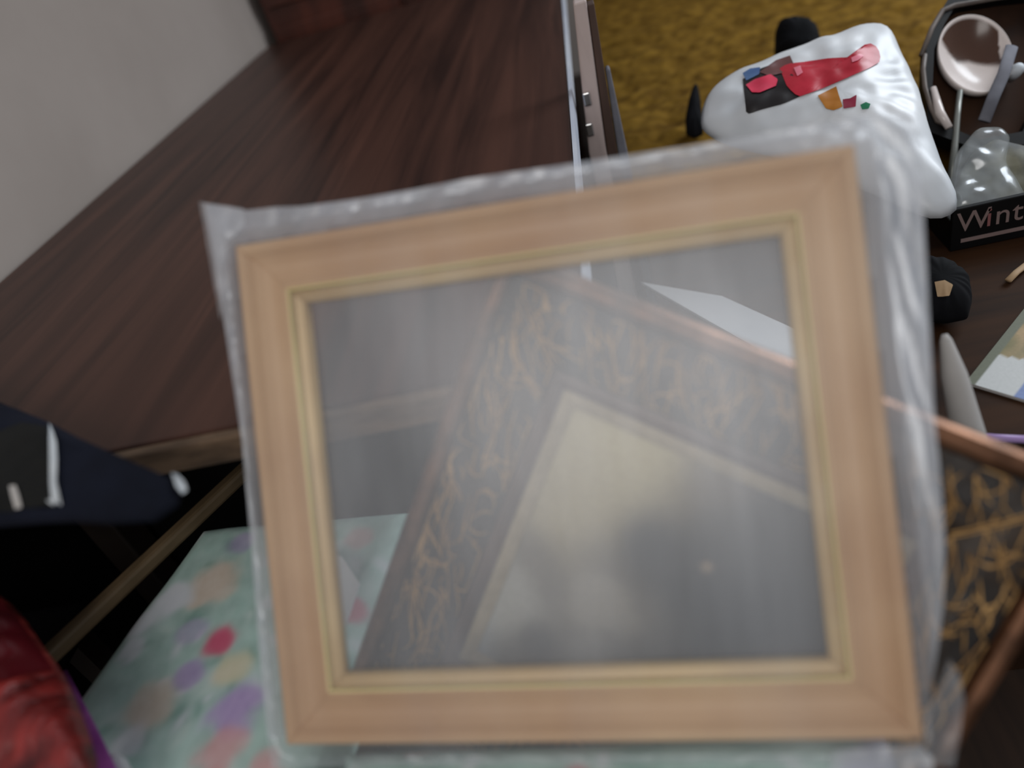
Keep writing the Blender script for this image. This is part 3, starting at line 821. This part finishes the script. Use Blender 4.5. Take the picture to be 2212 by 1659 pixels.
# ornate dark frame (behind)
OD_ = 0.657                               # how far its top left corner is from the lens
OU = np.array([0.83, -0.38, -0.415]); OU /= np.linalg.norm(OU)
ODn = np.array([-0.55, -0.37, -0.75]); ODn -= OU * (ODn @ OU); ODn /= np.linalg.norm(ODn)
ON = np.cross(OU, -ODn)
oTL = CAM + ray(1078, 531) * OD_
def o_on(x, y):
    P_ = at_plane(x, y, oTL, ON) - oTL
    return np.array([P_ @ OU, P_ @ ODn])
OW = o_on(2415, 1068)[0]; OH = o_on(738, 1510)[1]
O0 = oTL + ODn * OH
t = empty('ornate_frame', O0, (OU, -ODn, ON))
tag(t, 'old painting in a wide dark ornate frame with gilded scrolls, behind the pale frame', 'picture')
BW = 1.14
prof = [(0.0, -0.022), (0.0, -0.006), (0.003, -0.001), (0.008, 0.001), (0.013, -0.001), (0.016, -0.005), (0.016, -0.022)]
frame_bars(t, OW, OH, [(q * BW, h) for q, h in prof], 'bronze_moulding', M['bronze'])
prof = [(0.0165, -0.022), (0.0165, -0.006), (0.026, -0.003), (0.042, -0.002), (0.058, -0.005), (0.070, -0.010), (0.070, -0.022)]
bars = frame_bars(t, OW, OH, [(q * BW, h) for q, h in prof], 'ornate_bar', M['ornate_dark'])
prof = [(0.0705, -0.022), (0.0705, -0.008), (0.076, -0.007), (0.082, -0.012), (0.082, -0.022)]
frame_bars(t, OW, OH, [(q * BW, h) for q, h in prof], 'inner_step', M['ornate_brown'])
prof = [(0.0825, -0.022), (0.0825, -0.012), (0.088, -0.011), (0.094, -0.015), (0.094, -0.022)]
frame_bars(t, OW, OH, [(q * BW, h) for q, h in prof], 'linen_slip', M['linen'])
# gilded scrollwork on each bar
rs = random.Random(8)
def hprof(q): return float(np.interp(q, [0.0165 * BW, 0.026 * BW, 0.042 * BW, 0.058 * BW, 0.070 * BW], [-0.006, -0.003, -0.002, -0.005, -0.010]))
for si, (a, b, nn) in enumerate((((0, 0), (OW, 0), (0, 1)), ((OW, 0), (OW, OH), (-1, 0)), ((OW, OH), (0, OH), (0, -1)), ((0, OH), (0, 0), (1, 0)))):
    a = np.array(a, float); b = np.array(b, float); nn = np.array(nn, float); L = np.linalg.norm(b - a); d = (b - a) / L
    mb = MB()
    nsc = int(L / 0.0030)
    for k in range(nsc):
        s0 = 0.03 + (L - 0.06) * (k + rs.random()) / nsc
        q0_ = rs.uniform(0.018, 0.080); r0 = rs.uniform(0.006, 0.026); turn = rs.uniform(0.7, 2.2) * rs.choice((-1, 1)); a0 = rs.uniform(0, 6.28); wisp = rs.random() < 0.6; lean = rs.gauss(-0.38, 0.25)
        upv = np.array([math.sin(lean), math.cos(lean)])
        path = []; rad = []
        for i in range(9):
            f_ = i / 8; th = a0 + turn * f_; r = r0 * (0.45 + 0.75 * f_)
            if wisp:
                dl = (f_ - 0.5) * r0 * 2.2; pv = upv * dl + np.array([upv[1], -upv[0]]) * (0.18 * r0 * math.sin(turn * 2 * f_ + a0))
                s_l = s0 + float(pv @ d); q = q0_ + float(pv @ nn)
                q = min(0.0775, max(0.0215, q))
            else:
                s_l = s0 + r * math.cos(th); q = min(0.0775, max(0.0215, q0_ + r * math.sin(th)))
            s_l = min(L - q - 0.002, max(q + 0.002, s_l))
            p = a + d * s_l + nn * q
            path.append((p[0], p[1], hprof(q) + 0.0006)); rad.append(0.0008 * math.sin(math.pi * (0.12 + 0.8 * f_)) + 0.0003)
        mb.add(*(lambda m_: (m_.v, m_.f))(MB().tube(path, rad, 5, up=(0, 0, 1))))
    o = mb.build('gilt_scrollwork', M['scroll'], t, smooth=True); tag(o, kind='stuff')
# the painting: muted blurred shapes
def o_uv(x, y):
    P_ = at_plane(x, y, oTL - ON * 0.017, ON) - O0
    return np.array([P_ @ OU, P_ @ (-ODn)])
pb = []
def pblob(x, y, sx, c_, a): pb.append((o_uv(x, y), sx, np.array(c_), a))
pblob(1350, 960, 0.080, srgb(206, 192, 150), .95); pblob(1250, 1080, 0.055, srgb(190, 176, 138), .85); pblob(1580, 1070, 0.05, srgb(104, 90, 74), .8)
pblob(1620, 1280, 0.092, srgb(22, 21, 20), 1.0); pblob(1420, 1190, 0.042, srgb(34, 32, 32), 1.0); pblob(1760, 1150, 0.06, srgb(36, 32, 30), .95); pblob(1700, 1400, 0.085, srgb(14, 14, 13), 1.0)
pblob(1060, 1290, 0.048, srgb(190, 188, 178), .9); pblob(1290, 1310, 0.032, srgb(176, 168, 152), .75); pblob(1270, 1410, 0.024, srgb(166, 160, 148), .75); pblob(1345, 1350, 0.018, srgb(160, 152, 138), .6); pblob(1165, 1390, 0.022, srgb(70, 64, 58), .85)
pblob(1527, 1225, 0.005, srgb(176, 152, 120), .7); pblob(1060, 1180, 0.03, srgb(140, 136, 122), .6); pblob(970, 1400, 0.05, srgb(160, 168, 170), .85)  # grey blob at lower left puts the film's pale haze into the canvas
P = []; cols = []
for i in range(91):
    row = []
    for j in range(91):
        x = 0.102 + (OW - 0.204) * i / 90; y = 0.102 + (OH - 0.204) * j / 90
        c_ = np.array(srgb(112, 102, 84)) * (1 + 0.12 * nz3(x * 30, y * 30))
        for c0, sg, cc, al in pb:
            dd = ((x - c0[0]) ** 2 + (y - c0[1]) ** 2) / sg ** 2
            wgt = al / (1 + math.exp((math.sqrt(dd) - 0.85 - 0.3 * nz3(x * 25, y * 25, 5)) * 6))
            c_ = c_ * (1 - wgt) + cc * wgt
        cols.append((*map(float, c_[:3]), 1)); row.append((x, y, -0.0175))
    P.append(row)
mb = MB().grid(P); mb.f = [f for f in mb.f]
mb.build('painted_canvas', mat_attr('old_oil_paint', rough=0.5, spec=0.3), t, cols=cols)
MB().box((0.02, 0.02, -0.0235), (OW - 0.02, OH - 0.02, -0.0222)).build('backing_board', M['tan_wood'], t)

# pale wooden frame
t = empty('picture_frame', F0, (FU, -FV, FN))
tag(t, 'empty pale wooden picture frame with a gilt inner edge, wrapped in clear plastic', 'picture frame')
prof = [(0.0, -0.021), (0.0, -0.004), (0.0012, -0.0005), (0.004, 0.0014), (0.0075, 0.0014), (0.0105, -0.0012), (0.014, -0.0052), (0.020, -0.0086), (0.027, -0.0094), (0.034, -0.0076), (0.0395, -0.0046), (0.0425, -0.0050), (0.0425, -0.021)]
frame_bars(t, FW, FH, prof, 'frame_bar', M['pale_wood'])
prof = [(0.0428, -0.020), (0.0428, -0.0036), (0.0434, -0.0022), (0.0446, -0.0022), (0.0452, -0.0036), (0.0452, -0.020)]
for o in frame_bars(t, FW, FH, prof, 'gilt_line', M['gilt_line']): o['label'] = 'thin bright gold line'
prof = [(0.0454, -0.020), (0.0454, -0.0060), (0.0475, -0.0082), (0.0530, -0.0100), (0.0560, -0.0118), (0.0560, -0.020)]
frame_bars(t, FW, FH, prof, 'gilt_slip', M['gilt'])

# plastic sleeve around the pale frame
t = empty('plastic_sleeve', F0, (FU, -FV, FN))
tag(t, 'crinkled clear plastic sleeve wrapped around the pale wooden frame', 'plastic sleeve')
top = [(425, 434), (470, 440), (520, 449), (580, 442), (640, 440), (760, 424), (880, 404), (1000, 380), (1300, 336), (1600, 290), (1760, 262), (1850, 246), (1925, 236), (1984, 238)]
right = [(1984, 238), (2000, 380), (2010, 560), (2018, 720), (2028, 900), (2046, 1080), (2052, 1180), (2048, 1320), (2030, 1450), (2008, 1560), (2015, 1670)]
left = [(425, 434), (448, 560), (470, 700), (490, 830), (508, 950), (520, 1080), (530, 1200), (545, 1400), (560, 1560), (572, 1672)]
bot = [(572, 1672), (900, 1668), (1300, 1668), (1700, 1664), (2015, 1670)]
NU, NV = 200, 170
T_ = resample([f_loc(*p) for p in top], NU + 1); B_ = resample([f_loc(*p) for p in bot], NU + 1)
L_ = resample([f_loc(*p) for p in left], NV + 1); R_ = resample([f_loc(*p) for p in right], NV + 1)
def sleeve(front):
    P = []; hz = []
    for i in range(NU + 1):
        u = i / NU; row = []
        for j in range(NV + 1):
            v = j / NV
            p = (1 - v) * T_[i] + v * B_[i] + (1 - u) * L_[j] + u * R_[j] - ((1 - u) * (1 - v) * T_[0] + u * (1 - v) * T_[-1] + (1 - u) * v * B_[0] + u * v * B_[-1])
            x, y = p
            ox = max(0 - x, x - FW, 0.0); oy = max(0 - y, y - FH, 0.0); out = math.hypot(ox, oy)
            ins = min(x, FW - x, y, FH - y)
            eb = min(u, 1 - u, v, 1 - v)
            if front: z = 0.0022
            else: z = -0.0225
            if out > 0:
                f_ = min(1.0, out / 0.016); z = z + (-0.010 - z) * f_ * f_ * (3 - 2 * f_)
                amp = 0.0022 * min(1, out / 0.008)
                # gathers run away from the frame edge
                along = x if oy > ox else y
                if ox > oy and x > FW: amp *= 0.8; along = y * 0.35 + out * 3.0
                z += amp * (math.sin(along * 150 + 6 * nz3(x * 20, y * 20)) * 0.4 + nz3(along * 90, out * 30, 2 if front else 7)) * min(1, eb * 40)
            else:
                z += (0.0005 if front else -0.0005) * (1 + nz3(x * 22, y * 16, 1)) * min(1, ins * 100)
            row.append((x, y, z))
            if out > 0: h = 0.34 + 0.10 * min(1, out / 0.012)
            elif ins > 0.05: h = 0.20  # reflection over the opening put in as extra haze
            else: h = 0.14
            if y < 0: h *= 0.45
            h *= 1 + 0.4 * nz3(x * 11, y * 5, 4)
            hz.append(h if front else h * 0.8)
        P.append(row)
    return P, hz
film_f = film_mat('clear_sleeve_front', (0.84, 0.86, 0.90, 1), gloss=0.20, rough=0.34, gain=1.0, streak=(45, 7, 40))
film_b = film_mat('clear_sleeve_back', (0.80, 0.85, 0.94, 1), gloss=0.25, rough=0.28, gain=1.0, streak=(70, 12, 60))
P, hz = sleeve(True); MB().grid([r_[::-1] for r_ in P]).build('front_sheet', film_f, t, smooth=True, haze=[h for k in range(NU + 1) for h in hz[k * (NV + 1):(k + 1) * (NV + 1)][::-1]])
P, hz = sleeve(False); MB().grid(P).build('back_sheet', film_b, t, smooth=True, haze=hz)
# folded corner and loose flap
def flap(poly, name, z0, hzv, seed):
    loop = resample([f_loc(*p) for p in poly], 60, True); c_ = np.mean(loop, axis=0); vs = [(c_[0], c_[1], z0)]
    n = 10
    for k in range(1, n + 1):
        for p in loop:
            q = c_ + (p - c_) * k / n
            vs.append((q[0], q[1], z0 + 0.002 * nz3(q[0] * 90 + seed, q[1] * 60)))
    m = 60; fs = [(0, 1 + j, 1 + (j + 1) % m) for j in range(m)]
    for k in range(n - 1):
        a = 1 + k * m; b = a + m
        for j in range(m): fs.append((a + j, b + j, b + (j + 1) % m, a + (j + 1) % m))
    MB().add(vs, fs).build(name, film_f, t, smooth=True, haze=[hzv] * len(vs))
flap([(424, 433), (470, 440), (521, 448), (524, 486), (500, 510), (478, 548), (480, 620), (470, 690), (446, 560)], 'folded_corner', -0.004, 0.30, 1)
flap([(2008, 1560), (2040, 1490), (2062, 1436), (2084, 1470), (2094, 1530), (2084, 1600), (2072, 1672), (2012, 1672)], 'loose_flap', -0.010, 0.26, 5)
flap([(1800, 1622), (1900, 1612), (1990, 1610), (2016, 1640), (2014, 1676), (1880, 1676), (1790, 1672)], 'gathered_fold', 0.0, 0.42, 9)
